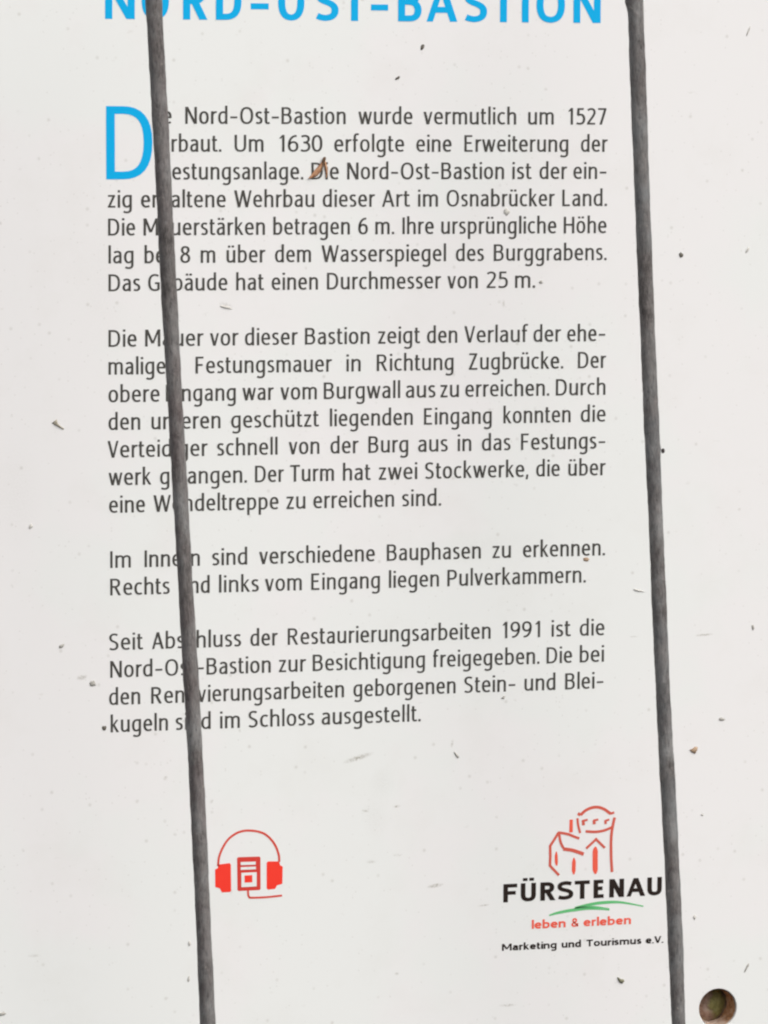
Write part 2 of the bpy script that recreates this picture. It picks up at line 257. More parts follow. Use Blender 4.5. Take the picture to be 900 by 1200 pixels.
# ---------------------------------------------------------------- lettering
# Each letter: ink width, then strokes.  'P' = pen path, 'D' = straight diagonal whose ends are cut level (x0 y0 x1 y1 weight),
# units: x-height 50, capitals 67, ascenders 72.
G = {
'n': (36, ["P M4.25 0 L4.25 50", "P M4.25 36 C8 43 14 47 20 47 C28 47 31.75 43 31.75 34 L31.75 0"]),
'h': (36, ["P M4.25 0 L4.25 72", "P M4.25 36 C8 43 14 47 20 47 C28 47 31.75 43 31.75 34 L31.75 0"]),
'm': (58, ["P M4.25 0 L4.25 50", "P M4.25 38 C7 43 12 47 17.5 47 C25 47 29 43 29 35 L29 0", "P M29 38 C32 43 37 47 42.5 47 C50 47 53.75 43 53.75 35 L53.75 0"]),
'u': (36, ["P M4.25 50 L4.25 16 C4.25 7 8 3 15 3 C21 3 28 7 31.75 13", "P M31.75 50 L31.75 0"]),
'o': (38, ["P M19 47 C29 47 33.75 39 33.75 25 C33.75 11 29 3 19 3 C9 3 4.25 11 4.25 25 C4.25 39 9 47 19 47 Z"]),
'c': (31, ["P M29.5 43.5 C27 46 23.5 47 20 47 C9 47 4.25 38 4.25 25 C4.25 11 10 3 20.5 3 C24.5 3 28 4.4 30 6.5"]),
'e': (36, ["P M4.8 25.5 L33.5 25.5", "P M31.7 23 C32.6 39 27.5 47 19 47 C9 47 4.25 38 4.25 25 C4.25 11 10 3 21 3 C25.5 3 30 4.2 33 6.4"]),
'a': (33, ["P M4 42.5 C8 45.7 12 47 16.5 47 C25 47 28.75 43 28.75 34 L28.75 0", "P M28.75 29.5 C14 29.5 4.25 26 4.25 14 C4.25 7 8 3 13.5 3 C19 3 25 7 28.75 12"]),
'b': (37, ["P M4.25 72 L4.25 0", "P M4.25 38 C8 44 13 47 18.5 47 C28 47 32.75 39 32.75 25.5 C32.75 11 27 3 17 3 C12 3 8 4 4.25 6"]),
'd': (37, ["P M32.75 72 L32.75 0", "P M32.75 44.5 C28 46.5 25 47 20.5 47 C9 47 4.25 38 4.25 24.5 C4.25 11 9 3 17.5 3 C23 3 28 6 32.75 12"]),
'g': (37, ["P M32.75 50 L32.75 -5 C32.75 -15 27 -18.5 18 -18.5 C13 -18.5 9 -17.5 5 -15", "P M32.75 44.5 C28 46.5 25 47 20.5 47 C9 47 4.25 38 4.25 24.5 C4.25 11 9 3 17.5 3 C23 3 28 6 32.75 12"]),
'p': (37, ["P M4.25 50 L4.25 -21", "P M4.25 38 C8 44 13 47 18.5 47 C28 47 32.75 39 32.75 25.5 C32.75 11 27 3 17 3 C12 3 8 4 4.25 6"]),
'i': (8.5, ["P M4.25 0 L4.25 50", "P M4.25 60 L4.25 68.5"]),
'l': (8.5, ["P M4.25 0 L4.25 72"]),
'k': (34, ["P M4.25 0 L4.25 72", "D 8 24 27.5 50 7.5", "D 12.5 29 30 0 9"]),
'r': (23, ["P M4.25 0 L4.25 50", "P M4.25 34 C7 42 12 47 18 47 C20.5 47 22 46.7 23.5 46"]),
's': (28, ["P M25 44 C22 46 19 47 15.5 47 C8 47 4.5 43 4.5 37.5 C4.5 31 9 28.5 14.5 26 C20.5 23.3 24.2 20.5 24.2 13.5 C24.2 6.5 20 3 12.5 3 C8.5 3 5 4 2.5 5.5"]),
't': (24, ["P M8.5 63 L8.5 13 C8.5 6 11 3 16.5 3 C19.5 3 21.5 3.6 24 4.8", "P M0 47 L22 47"]),
'f': (25, ["P M9.5 0 L9.5 57 C9.5 66 13 70 19.5 70 C22 70 24 69.5 26 68.5", "P M1 47 L22 47"]),
'v': (36, ["D 4.5 50 17.5 0 9", "D 31.8 50 18.5 0 7.5"]),
'w': (56, ["D 4.5 50 16 0 8.5", "D 28 50 16.8 0 7.5", "D 28 50 40 0 8.5", "D 52 50 40.8 0 7.5"]),
'z': (31, ["P M1.5 47 L30 47", "P M1 3 L31 3", "D 25.5 46 6 4 8.5"]),
'ä': (33, ["a", "P M9 60 L9 68", "P M24.5 60 L24.5 68"]),
'ö': (38, ["o", "P M11 60 L11 68", "P M27 60 L27 68"]),
'ü': (36, ["u", "P M10 60 L10 68", "P M26 60 L26 68"]),
'.': (9, ["P M4.5 0 L4.5 9.5"]),
',': (9, ["D 5.5 9.5 2.5 -10 7"]),
'-': (32, ["P M2 26 L31 26"]),
'D': (46, ["P M4.25 0 L4.25 67", "P M4.25 63.9 L17 63.9 C33 63.9 41.75 55 41.75 34 C41.75 12 33 3.1 17 3.1 L4.25 3.1"]),
'N': (46, ["P M4.25 0 L4.25 67", "P M41.75 0 L41.75 67", "D 5.5 67 40.5 0 9.5"]),
'O': (52, ["P M26 64.2 C40 64.2 47.75 54 47.75 33.5 C47.75 13 40 2.8 26 2.8 C12 2.8 4.25 13 4.25 33.5 C4.25 54 12 64.2 26 64.2 Z"]),
'B': (41, ["P M4.25 0 L4.25 67", "P M4.25 63.9 L20 63.9 C29 63.9 34 60 34 51 C34 42 28 36.8 20 36.8 L4.25 36.8", "P M19 36.8 C31 36.8 36.75 29 36.75 20 C36.75 9 31 3.1 20 3.1 L4.25 3.1"]),
'U': (46, ["P M4.25 67 L4.25 24 C4.25 10 10 3.1 23 3.1 C36 3.1 41.75 10 41.75 24 L41.75 67"]),
'Ü': (46, ["U", "P M11.5 75 L11.5 86", "P M34.5 75 L34.5 86"]),
'E': (35, ["P M4.25 0 L4.25 67", "P M4.25 63.9 L33 63.9", "P M4.25 35.5 L30 35.5", "P M4.25 3.1 L34.5 3.1"]),
'F': (33, ["P M4.25 0 L4.25 67", "P M4.25 63.9 L32.5 63.9", "P M4.25 34 L29 34"]),
'W': (71, ["D 4.8 67 19.5 0 9", "D 35.5 67 20.3 0 7.5", "D 35.5 67 51 0 9", "D 66.5 67 51.8 0 7.5"]),
'A': (46, ["D 22.5 67 4.2 0 7.8", "D 23 67 41.5 0 9", "P M11 21 L35 21"]),
'I': (8.5, ["P M4.25 0 L4.25 67"]),
'M': (58, ["P M4.25 0 L4.25 67", "P M53.75 0 L53.75 67", "D 6 67 28.6 12 9", "D 52 67 29.4 12 7.5"]),
'H': (45, ["P M4.25 0 L4.25 67", "P M40.75 0 L40.75 67", "P M4.25 35 L40.75 35"]),
'L': (32, ["P M4.25 0 L4.25 67", "P M4.25 3.1 L32 3.1"]),
'G': (46, ["P M41 60 C36.5 63 32 64.2 27 64.2 C12 64.2 4.25 53 4.25 33 C4.25 12 12 2.8 27 2.8 C33 2.8 38 4.3 41.75 6.5", "P M41.75 5 L41.75 34", "P M27 31 L44 31"]),
'V': (44, ["D 4.8 67 21.5 0 9", "D 39.5 67 22.5 0 7.5"]),
'R': (43, ["P M4.25 0 L4.25 67", "P M4.25 63.9 L19 63.9 C30 63.9 35 58.5 35 49.5 C35 39.5 29 34 19 34 L4.25 34", "D 20 34 38 0 9.5"]),
'Z': (38, ["P M3 63.9 L37 63.9", "P M1.5 3.1 L38 3.1", "D 32 63 6.5 4 9"]),
'S': (37, ["P M33 60.5 C29 63 25 64.2 20.5 64.2 C11 64.2 5.5 59 5.5 50.5 C5.5 41.5 11 38 18 35 C27 31 32.5 27 32.5 18 C32.5 8 26.5 2.8 16.5 2.8 C11 2.8 7 4.2 3 6.8"]),
'T': (43, ["P M21.5 0 L21.5 67", "P M0 63.9 L43 63.9"]),
'P': (39, ["P M4.25 0 L4.25 67", "P M4.25 63.9 L19 63.9 C31 63.9 35.2 57 35.2 47.5 C35.2 36 29 30 19 30 L4.25 30"]),
'1': (20, ["P M15.5 0 L15.5 67", "D 4 53 15 66.5 8"]),
'2': (36, ["P M5 58 C8.5 62 13 64 18 64 C27 64 31.2 58.5 31.2 50.5 C31.2 38 18 24 5.5 4.5", "P M2 3.1 L34 3.1"]),
'3': (34, ["P M4.5 60.5 C8.5 63 13 64 16.5 64 C25 64 29.5 59.5 29.5 51.5 C29.5 42 24 36.8 11 36.8", "P M15 36.8 C26 36.8 31.5 30 31.5 20 C31.5 9 25 3 14.5 3 C10 3 6 4 2 6.2"]),
'0': (38, ["P M19 64 C29 64 33.75 53 33.75 33.5 C33.75 14 29 3 19 3 C9 3 4.25 14 4.25 33.5 C4.25 53 9 64 19 64 Z"]),
'5': (34, ["P M7.5 63.9 L30 63.9", "P M9 66 L8 37.5", "P M7.6 38.5 C11 40.2 14 40.8 17 40.8 C27 40.8 31.5 33.5 31.5 22.5 C31.5 9 25 3 14 3 C10 3 6 4 2.5 6"]),
'6': (38, ["P M31.5 63.5 C15 65 4.25 48 4.25 24 C4.25 10 10 3 19 3 C28.5 3 33.5 10 33.5 21 C33.5 32 28.5 38.5 20 38.5 C13 38.5 7 34 4.6 27"]),
'7': (36, ["P M2 63.9 L34.5 63.9", "D 30.5 63 12.5 0 9"]),
'8': (39, ["P M19.5 64 C28 64 32 59.5 32 51.8 C32 44.5 27 39 19.5 36.3 C12 39 7 44.5 7 51.8 C7 59.5 11 64 19.5 64 Z", "P M19.5 36.3 C29 33 34.5 27 34.5 18.5 C34.5 9 29 3 19.5 3 C10 3 4.5 9 4.5 18.5 C4.5 27 10 33 19.5 36.3 Z"]),
'9': (38, ["P M6.5 3.5 C23 2 33.75 19 33.75 43 C33.75 57 28 64 19 64 C9.5 64 4.5 57 4.5 46 C4.5 35 9.5 28.5 18 28.5 C25 28.5 31 33 33.4 40"]),
'&': (42, ["P M38 30 C36 14 30 3 18 3 C9 3 4.5 8.5 4.5 17 C4.5 26 10 32 19 38 C26 43 29 47 29 53 C29 60 25 64 19 64 C13 64 9.5 60 9.5 53.5 C9.5 46 16 38 40 2"]),
}
SB = {}   # side bearings (left, right)
for ch in G: SB[ch] = (5.5, 5.0)
for ch in 'oce': SB[ch] = (4.0, 3.4)
for ch in 'dg': SB[ch] = (4.0, 5.3)
for ch in 'bp': SB[ch] = (5.5, 3.8)
for ch in 'aä': SB[ch] = (4.2, 5.2)
for ch in 'ö': SB[ch] = (4.0, 3.6)
for ch in 's': SB[ch] = (3.6, 3.4)
for ch in 'vw': SB[ch] = (2.0, 2.0)
for ch in 'z': SB[ch] = (3.0, 3.0)
for ch in 'tf': SB[ch] = (2.2, 1.6)
for ch in 'r': SB[ch] = (5.5, 1.0)
for ch in 'k': SB[ch] = (5.5, 2.0)
for ch in 'VWAT': SB[ch] = (1.5, 1.5)
for ch in '.,': SB[ch] = (4.0, 5.0)
SB['-'] = (3.5, 4.0); SB['1'] = (9, 8)
for ch in '23567890': SB[ch] = (3.2, 3.2)

def parse(s):
    """Pen path -> polyline."""
    toks = s.replace('M', ' M ').replace('L', ' L ').replace('C', ' C ').replace('Z', ' Z ').split()
    pts, i, closed = [], 0, False
    mode = None
    while i < len(toks):
        t = toks[i]
        if t in 'MLC': mode = t; i += 1; continue
        if t == 'Z': closed = True; i += 1; continue
        if mode in 'ML':
            pts.append((float(toks[i]), float(toks[i + 1]))); i += 2
        else:
            c = [float(v) for v in toks[i:i + 6]]; i += 6
            p0 = pts[-1]
            for k in range(1, 9):
                u = k / 8; a, b_, c_, d = (1-u)**3, 3*u*(1-u)**2, 3*u*u*(1-u), u**3
                pts.append((a*p0[0]+b_*c[0]+c_*c[2]+d*c[4], a*p0[1]+b_*c[1]+c_*c[3]+d*c[5]))
    if closed and math.dist(pts[0], pts[-1]) < 1e-6: pts.pop()
    return pts, closed

def sweep(pts, closed, wv, wh):
    """Outline of an elliptical pen (wv wide, wh high) dragged along pts: list of (left, right) pairs."""
    n = len(pts); out = []
    for i, p in enumerate(pts):
        a = pts[(i - 1) % n] if (closed or i > 0) else None
        b = pts[(i + 1) % n] if (closed or i < n - 1) else None
        d1 = Vector((p[0]-a[0], p[1]-a[1])).normalized() if a is not None else None
        d2 = Vector((b[0]-p[0], b[1]-p[1])).normalized() if b is not None else None
        if d1 is None: d1 = d2
        if d2 is None: d2 = d1
        d = d1 + d2
        d = d.normalized() if d.length > 1e-6 else d1
        nrm = Vector((-d.y, d.x))
        half = 0.5 * math.sqrt((wv*nrm.x)**2 + (wh*nrm.y)**2)
        half /= max(0.55, nrm.dot(Vector((-d1.y, d1.x))))
        out.append(((p[0]+nrm.x*half, p[1]+nrm.y*half), (p[0]-nrm.x*half, p[1]-nrm.y*half)))
    return out

class Print:
    """Flat ink lying on the board; collects strokes, each a hair above the one before."""
    def __init__(self): self.v, self.f, self.k = [], [], 0
    def quads(self, pairs, closed, lift=0.05):
        y = -(lift + 0.006 * (self.k % 9)); self.k += 1
        b = len(self.v)
        for l, r in pairs:
            self.v.append((l[0]*MM, y*MM, l[1]*MM)); self.v.append((r[0]*MM, y*MM, r[1]*MM))
        n = len(pairs)
        for i in range(n if closed else n - 1):
            j = (i + 1) % n
            self.f.append((b+2*i, b+2*i+1, b+2*j+1, b+2*j))
    def poly(self, pts, lift=0.05):
        y = -(lift + 0.006 * (self.k % 9)); self.k += 1
        b = len(self.v)
        for p in pts: self.v.append((p[0]*MM, y*MM, p[1]*MM))
        self.f.append(tuple(range(b, b+len(pts))))
    def line(self, pts, w, taper=None, sharp=False):
        """Stroke of width w (mm) through points in mm; smoothed."""
        q = smooth(pts, 6) if len(pts) > 2 and not sharp else pts
        pr = sweep(q, False, w, w)
        if taper:
            n = len(pr)
            pr2 = []
            for i, (l, r) in enumerate(pr):
                u = i/(n-1); k = taper(u)
                cx, cz = (l[0]+r[0])/2, (l[1]+r[1])/2
                pr2.append(((cx+(l[0]-cx)*k, cz+(l[1]-cz)*k), (cx+(r[0]-cx)*k, cz+(r[1]-cz)*k)))
            pr = pr2
        self.quads(pr, False)
    def glyph(self, ch, x, base, sx, s, wv, wh, inkw=None):
        """One letter: left ink edge x, baseline z, horizontal scale sx and vertical scale s (mm per unit), pen in mm."""
        w, strokes = G[ch]
        def X(u): # keep outer ink edges at 0 and w whatever the pen weight
            c = wv/2
            lo, hi = x + c, x + w*sx - c
            return lo + (u - 4.25) / (w - 8.5) * (hi - lo) if w > 9 else x + u * sx if ch in '.,' else x + wv/2 + (u-4.25)*sx
        H = 50 if ch.islower() or ch in '.,-&' else 67
        c = wh/2/s
        def Z(v):   # keep outer ink edges at 0 and H whatever the pen weight
            if ch not in '.,-' and 0 < v < H:
                if v < 3.05: v = v/3.05*c
                elif v > H-3.05: v = H-c + (v-(H-3.05))/3.05*c
                else: v = c + (v-3.05)/(H-6.1)*(H-2*c)
            return base + v*s
        for st in strokes:
            if len(st) == 1:
                self.glyph_sub(st, X, Z, s, sx, wv, wh); continue
            self.stroke(st, X, Z, sx, wv, wh)
    def glyph_sub(self, ch, X, Z, s, sx, wv, wh):
        for st in G[ch][1]: self.stroke(st, X, Z, sx, wv, wh)
    def stroke(self, st, X, Z, sx, wv, wh):
        if st[0] == 'P':
            pts, closed = parse(st[2:])
            pts = [(X(a), Z(b)) for a, b in pts]
            self.quads(sweep(pts, closed, wv, wh), closed)
        else:
            x0, y0, x1, y1, w = [float(t) for t in st[2:].split()]
            hw = w / 8.5 * wv / 2
            a, b = (X(x0), Z(y0)), (X(x1), Z(y1))
            self.quads([((a[0]-hw, a[1]), (a[0]+hw, a[1])), ((b[0]-hw, b[1]), (b[0]+hw, b[1]))], False)
    def word(self, text, x0, x1, base, s, wv, wh, tight=1.0):
        """Set a word so that its ink runs from x0 to x1 (x0 None: natural width, right-aligned on x1)."""
        nat = 0; pos = []
        for i, c in enumerate(text):
            if i: nat += SB[c][0]*tight
            pos.append(nat); nat += G[c][0]
            if i < len(text)-1: nat += SB[c][1]*tight
        k = NAT if x0 is None else (x1 - x0) / nat
        if x0 is None: x0 = x1 - nat * k
        for c, p_ in zip(text, pos): self.glyph(c, x0 + p_*k, base, k, s, wv, wh)
    def build(self, name, mat, parent):
        me = bpy.data.meshes.new(name)
        # faces wound so that normals look out of the board (-Y)
        me.from_pydata(self.v, [], self.f)
        bm = bmesh.new(); bm.from_mesh(me)
        for f in bm.faces:
            f.normal_update()
            if f.normal.y > 0: f.normal_flip()
        bmesh.ops.triangulate(bm, faces=[f for f in bm.faces if len(f.verts) > 4])
        bm.to_mesh(me); bm.free()
        return link(name, me, mat, parent)

def smooth(pts, n=6):
    """Catmull-Rom through points."""
    P = [pts[0]] + list(pts) + [pts[-1]]
    out = [tuple(pts[0])]
    for i in range(1, len(P)-2):
        p0, p1, p2, p3 = [np.array(P[i+k], float) for k in (-1, 0, 1, 2)]
        for k in range(1, n+1):
            t = k/n
            out.append(tuple(0.5*((2*p1)+(-p0+p2)*t+(2*p0-5*p1+4*p2-p3)*t*t+(-p0+3*p1-3*p2+p3)*t**3)))
    return out

NAT = 0.0845
# ---------------------------------------------------------------- the sign
M_panel = panel_material()
M_black = ink_material("black_ink", (0.050, 0.049, 0.044), (0.092, 0.087, 0.078), 0.25)
M_cyan = ink_material("cyan_ink", (0.0, 0.390, 0.760), (0.0, 0.415, 0.785), 0.06)
M_red = ink_material("red_ink", (0.86, 0.040, 0.025), (0.90, 0.055, 0.032), 0.0)
M_line_red = ink_material("thin_red_ink", (0.60, 0.070, 0.050), (0.68, 0.09, 0.06), 0.1)
M_salmon = ink_material("orange_red_ink", (0.80, 0.10, 0.06), (0.84, 0.13, 0.08), 0.1)
M_page = ink_material("page_red_ink", (0.60, 0.045, 0.035), (0.66, 0.06, 0.045), 0.0)
M_castle = ink_material("castle_line_ink", (0.58, 0.10, 0.07), (0.66, 0.13, 0.09), 0.15)
M_green = ink_material("green_ink", (0.10, 0.46, 0.16), (0.16, 0.54, 0.22), 0.2)
M_logo_black = ink_material("logo_black_ink", (0.016, 0.010, 0.008), (0.028, 0.018, 0.014), 0.05)
M_white = M_panel

sign = empty("info_sign", (0, 0, 0))
tag(sign, "white outdoor information board printed with German text about a bastion, blue heading and red logos", "sign")

HX, HZ, HR = 216.6, -307.7, 6.9          # the bored hole with its sunk screw
X0, X1, Z0, Z1, TH = -84.0, 258.0, -345.0, 128.0, 12.0

def build_panel():
    bm = bmesh.new()
    N = 56
    def ring(y, r): return [bm.verts.new(((HX + r*math.cos(2*math.pi*i/N))*MM, y*MM, (HZ + r*math.sin(2*math.pi*i/N))*MM)) for i in range(N)]
    def rect(y, e):
        c, r = [], 4.0
        for cx, cz, a0 in ((X1-r-e, Z1-r-e, 0), (X0+r+e, Z1-r-e, 90), (X0+r+e, Z0+r+e, 180), (X1-r-e, Z0+r+e, 270)):
            for k in range(7):
                a = math.radians(a0 + 15*k)
                c.append(bm.verts.new(((cx+r*math.cos(a))*MM, y*MM, (cz+r*math.sin(a))*MM)))
        return c
    f0, f1, bk = rect(0, 0.6), rect(0.6, 0), rect(TH, 0)
    h0, h1, hb = ring(0, HR+0.22), ring(0.25, HR), ring(TH, HR)
    def band(a, b):
        n = len(a)
        for i in range(n): bm.faces.new((a[i], a[(i+1) % n], b[(i+1) % n], b[i]))
    for a, b in ((f0, f1), (f1, bk), (h0, h1), (h1, hb)): band(a, b)
    for outer, inner in ((f0, h0), (bk, hb)):
        es = []
        for lp in (outer, inner):
            for i in range(len(lp)):
                a, b = lp[i], lp[(i+1) % len(lp)]
                es.append(bm.edges.get((a, b)) or bm.edges.new((a, b)))
        bmesh.ops.triangle_fill(bm, edges=es, use_beauty=True)
    bmesh.ops.recalc_face_normals(bm, faces=bm.faces[:])
    me = bpy.data.meshes.new("panel"); bm.to_mesh(me); bm.free()
    return link("panel", me, M_panel, sign)
panel = build_panel()

# text block
PITCH, S = 9.2076, 0.0838
for i, words in LINES:
    pr = Print()
    for w, a, b in words:
        pr.word(w, a, b, -i*PITCH, S, 0.83, 0.62)
    pr.build("text_line", M_black, sign)

cap = Print(); cap.glyph('D', -0.33, -2*PITCH + 0.1, 15.6/46, 24.1/67, 2.95, 2.55)
tag(cap.build("initial_letter", M_cyan, sign), "large bright blue capital D at the start of the text")
hd = Print()
for c, a, b in HEAD:
    hd.glyph(c, a, HEADZ, (b-a)/G[c][0], 12.0/67 if c != '-' else 0.175, 2.45 if c != '-' else 2.0, 2.0)
tag(hd.build("heading_line", M_cyan, sign), "bright blue capital letter heading cut by the top edge")

# headphone symbol
ic = empty("headphone_symbol", (0, 0, 0)); ic.parent = sign
tag(ic, "red printed headphones with a guide page between the ear pads")
pr = Print(); pr.line(HP['arc'], 0.78); pr.build("headband", M_line_red, ic)
for e in HP['ears']:
    pr = Print(); pr.poly(e); pr.build("ear_pad", M_red, ic)
pr = Print(); pr.poly(HP['doc'], 0.04); pr.build("page_symbol", M_page, ic)
pr = Print()
for h in HP['holes']: pr.poly(h, 0.12)
pr.build("page_window", M_white, ic)
pr = Print(); pr.poly(HP['sq'], 0.20); pr.build("page_square", M_red, ic)
pr = Print(); pr.line(HP['cable'], 0.72); pr.build("cable_symbol", M_line_red, ic)

# town logo
lg = empty("town_logo", (0, 0, 0)); lg.parent = sign
tag(lg, "printed town logo with red castle drawing above black and red lettering")
pr = Print(); wi = []
for k, (pts, w) in enumerate(CASTLE):
    if w < 0: wi.append((pts, w))
    elif w > 5: wi.append((pts, w))
    elif len(pts) > 3 and k in (14, 13): pr.line(pts, w*1.12/3.45, sharp=(k == 14))
    elif k == 17: pr.line(pts, w*1.12/3.45, sharp=True)
    else: pr.line(pts, w*1.12/3.45)
pr.build("castle_drawing", M_castle, lg)
for pts, w in wi:
    pr = Print()
    pr.line(pts, abs(w)/3.45, (lambda u: 0.25 + 0.75*min(1, 3.2*u, 3.2*(1-u))) if w < 0 else (lambda u: 0.8+0.2*math.sin(3*u)))
    pr.build("castle_window" if w < 0 else "castle_chimney", M_salmon, lg)
pr = Print()
for c, a, b in FURST: pr.glyph(c, a, FURSTZ, (b-a)/G[c][0], 6.4/67, 1.68, 1.30)
pr.build("town_name", M_logo_black, lg)
for pts, w in SWOOSH:
    pr = Print(); pr.line(pts, w*1.12/3.45, lambda u: 0.45 + 0.55*math.sin(math.pi*min(1, u*1.1)))
    pr.build("green_stroke", M_green, lg)
pr = Print()
for w, a, b in LEBEN:
    if w == '&': pr.glyph('&', a, LEBENZ, (b-a)/42, 2.9/67, 0.62, 0.55)
    else: pr.word(w, a, b, LEBENZ, 2.2/50, 0.78, 0.62, 0.6)
pr.build("slogan_line", M_salmon, lg)
pr = Print()
for w, a, b in MARK: pr.word(w, a, b, MARKZ, 1.80/50, 0.68, 0.52, 0.55)
pr.build("publisher_line", M_logo_black, lg)

# ---------------------------------------------------------------- sunk screw in the board
scr = empty("sunk_screw", (HX*MM, 8.6*MM, HZ*MM)); scr.parent = sign
tag(scr, "rusty screw sunk in a dirty brown drill hole near the lower right corner")
def lining():
    bm = bmesh.new(); N = 64; rnd = random.Random(5)
    rings = []
    for j, y in enumerate(np.linspace(-7.9, 0.6, 12)):
        rs = []
        for i in range(N):
            a = 2*math.pi*i/N
            r = HR - 0.10 - 0.22*rnd.random() - (0.5*rnd.random() if j > 8 else 0)
            rs.append(bm.verts.new((r*math.cos(a)*MM, y*MM, r*math.sin(a)*MM)))
        rings.append(rs)
    for a, b in zip(rings, rings[1:]):
        for i in range(N): bm.faces.new((a[i], b[i], b[(i+1) % N], a[(i+1) % N]))
    me = bpy.data.meshes.new("hole_lining"); bm.to_mesh(me); bm.free()
    for p in me.polygons: p.use_smooth = True
    m, nt, b = new_mat("dirty_hole_wall", 0.85, 0, 0.2)
    co = objco(nt)
    sep = nt.nodes.new("ShaderNodeSeparateXYZ"); nt.links.new(co, sep.inputs[0])
    n = noise(nt, co, 500, 5, 0.65)
    c = ramp(nt, n, [(0.34, (0.24, 0.14, 0.07)), (0.46, (0.48, 0.26, 0.14)), (0.60, (0.56, 0.37, 0.23)), (0.75, (0.56, 0.46, 0.34))])
    # light on the lower wall of the bore, painted in as a paler colour
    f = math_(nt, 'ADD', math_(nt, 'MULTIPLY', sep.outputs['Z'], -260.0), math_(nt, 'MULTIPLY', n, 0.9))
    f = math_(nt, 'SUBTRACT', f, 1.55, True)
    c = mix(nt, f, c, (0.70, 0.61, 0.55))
    nt.links.new(c, b.inputs['Base Color'])
    bump(nt, b, n, 0.8, 0.0005)
    return link("hole_lining", me, m, scr)
lining()
def screw_head():
    bm = bmesh.new(); N = 48; rnd = random.Random(2)
    prof = [(0.0, -1.7), (0.9, -1.72), (1.5, -1.7), (1.8, -1.35), (2.2, -1.35), (2.6, -1.65), (3.4, -1.5), (4.2, -1.15), (5.0, -0.6), (5.6, -0.1), (5.9, 0.4), (6.85, 0.6)]
    rings = []
    for r, y in prof:
        if r == 0: rings.append([bm.verts.new((0, y*MM, 0))]); continue
        rings.append([bm.verts.new((r*math.cos(2*math.pi*i/N)*MM, (y + 0.22*rnd.uniform(-1, 1))*MM, r*math.sin(2*math.pi*i/N)*MM)) for i in range(N)])
    for i in range(N): bm.faces.new((rings[0][0], rings[1][i], rings[1][(i+1) % N]))
    for a, b in zip(rings[1:], rings[2:]):
        for i in range(N): bm.faces.new((a[i], b[i], b[(i+1) % N], a[(i+1) % N]))
    bmesh.ops.recalc_face_normals(bm, faces=bm.faces[:])
    me = bpy.data.meshes.new("screw_head"); bm.to_mesh(me); bm.free()
    for p in me.polygons: p.use_smooth = True
    m, nt, b = new_mat("weathered_screw", 0.6, 0.1, 0.4)
    co = objco(nt)
    n = noise(nt, co, 260, 5, 0.65)
    rust = ramp(nt, n, [(0.35, (0.17, 0.105, 0.07)), (0.52, (0.30, 0.21, 0.165)), (0.68, (0.40, 0.31, 0.26))])
    alga = ramp(nt, n, [(0.38, (0.13, 0.115, 0.03)), (0.62, (0.27, 0.25, 0.09))])
    mp = nt.nodes.new("ShaderNodeMapping"); mp.vector_type = 'TEXTURE'     # a film of algae on one side of the head
    mp.inputs['Location'].default_value = (0.0024, 0, 0.0005); mp.inputs['Scale'].default_value = (0.0042, 0.02, 0.0085)
    nt.links.new(co, mp.inputs['Vector'])
    gr = nt.nodes.new("ShaderNodeTexGradient"); gr.gradient_type = 'SPHERICAL'; nt.links.new(mp.outputs[0], gr.inputs['Vector'])
    f = math_(nt, 'ADD', gr.outputs['Fac'], math_(nt, 'MULTIPLY', math_(nt, 'SUBTRACT', n, 0.5), 1.6))
    c = mix(nt, ramp(nt, f, [(0.12, (0, 0, 0)), (0.42, (1, 1, 1))]), rust, alga)
    nt.links.new(c, b.inputs['Base Color'])
    bump(nt, b, noise(nt, co, 900, 4, 0.7), 0.7, 0.0005)
    return link("screw_head", me, m, scr)
screw_head()

# ---------------------------------------------------------------- the two rods in front
def rod(knots, seed, mat, label, px2mm, bumps=()):
    rnd = random.Random(seed)
    ks = [(x, z, w/px2mm/2*0.957) for (x, z), w in knots]
    c = smooth(ks, 26)
    N = 20
    bm = bmesh.new(); rings = []
    ph = [rnd.uniform(0, 6.28) for _ in range(6)]
    for j, (x, z, r) in enumerate(c):
        rs = []
        for i in range(N):
            a = 2*math.pi*i/N
            k = 1 + 0.018*math.sin(z/3.1+ph[0]) + 0.014*math.sin(z/1.3+ph[1]+a) + 0.02*math.sin(z/9+ph[2]+2*a) + rnd.uniform(-0.016, 0.016)
            px, py, pz = x + r*k*math.cos(a), -60.0 + r*k*math.sin(a), z
            for (bx, bz, side, amp, sz, sx_) in bumps:
                q = math.exp(-((z-bz)/sz)**2) if sx_ == 0 else 1/(1+math.exp(-(z-bz)/sx_))
                dirn = max(0.0, math.cos(a - side))
                px += amp*q*dirn**2*math.cos(side); py += amp*q*dirn**2*math.sin(side)
            rs.append(bm.verts.new((px*MM, py*MM, pz*MM)))
        rings.append(rs)
    for a, b in zip(rings, rings[1:]):
        for i in range(N): bm.faces.new((a[i], a[(i+1) % N], b[(i+1) % N], b[i]))
    bm.faces.new(rings[0]); bm.faces.new(rings[-1][::-1])
    bmesh.ops.recalc_face_normals(bm, faces=bm.faces[:])
    base = c[-1]
    for v in bm.verts: v.co -= Vector((base[0]*MM, -60*MM, base[1]*MM))
    me = bpy.data.meshes.new("metal_rod"); bm.to_mesh(me); bm.free()
    for p in me.polygons: p.use_smooth = True
    o = link("metal_rod", me, mat)
    o.location = (base[0]*MM, -60*MM, base[1]*MM)
    tag(o, label, "rod", "upright grey rods crossing in front of the board")
    return o
rod(ROD_L, 3, rod_material("weathered_rod_warm", (0.15, 0.108, 0.108)), "thin grey rod running down over the text between the blue D and the red headphones", 3.42)
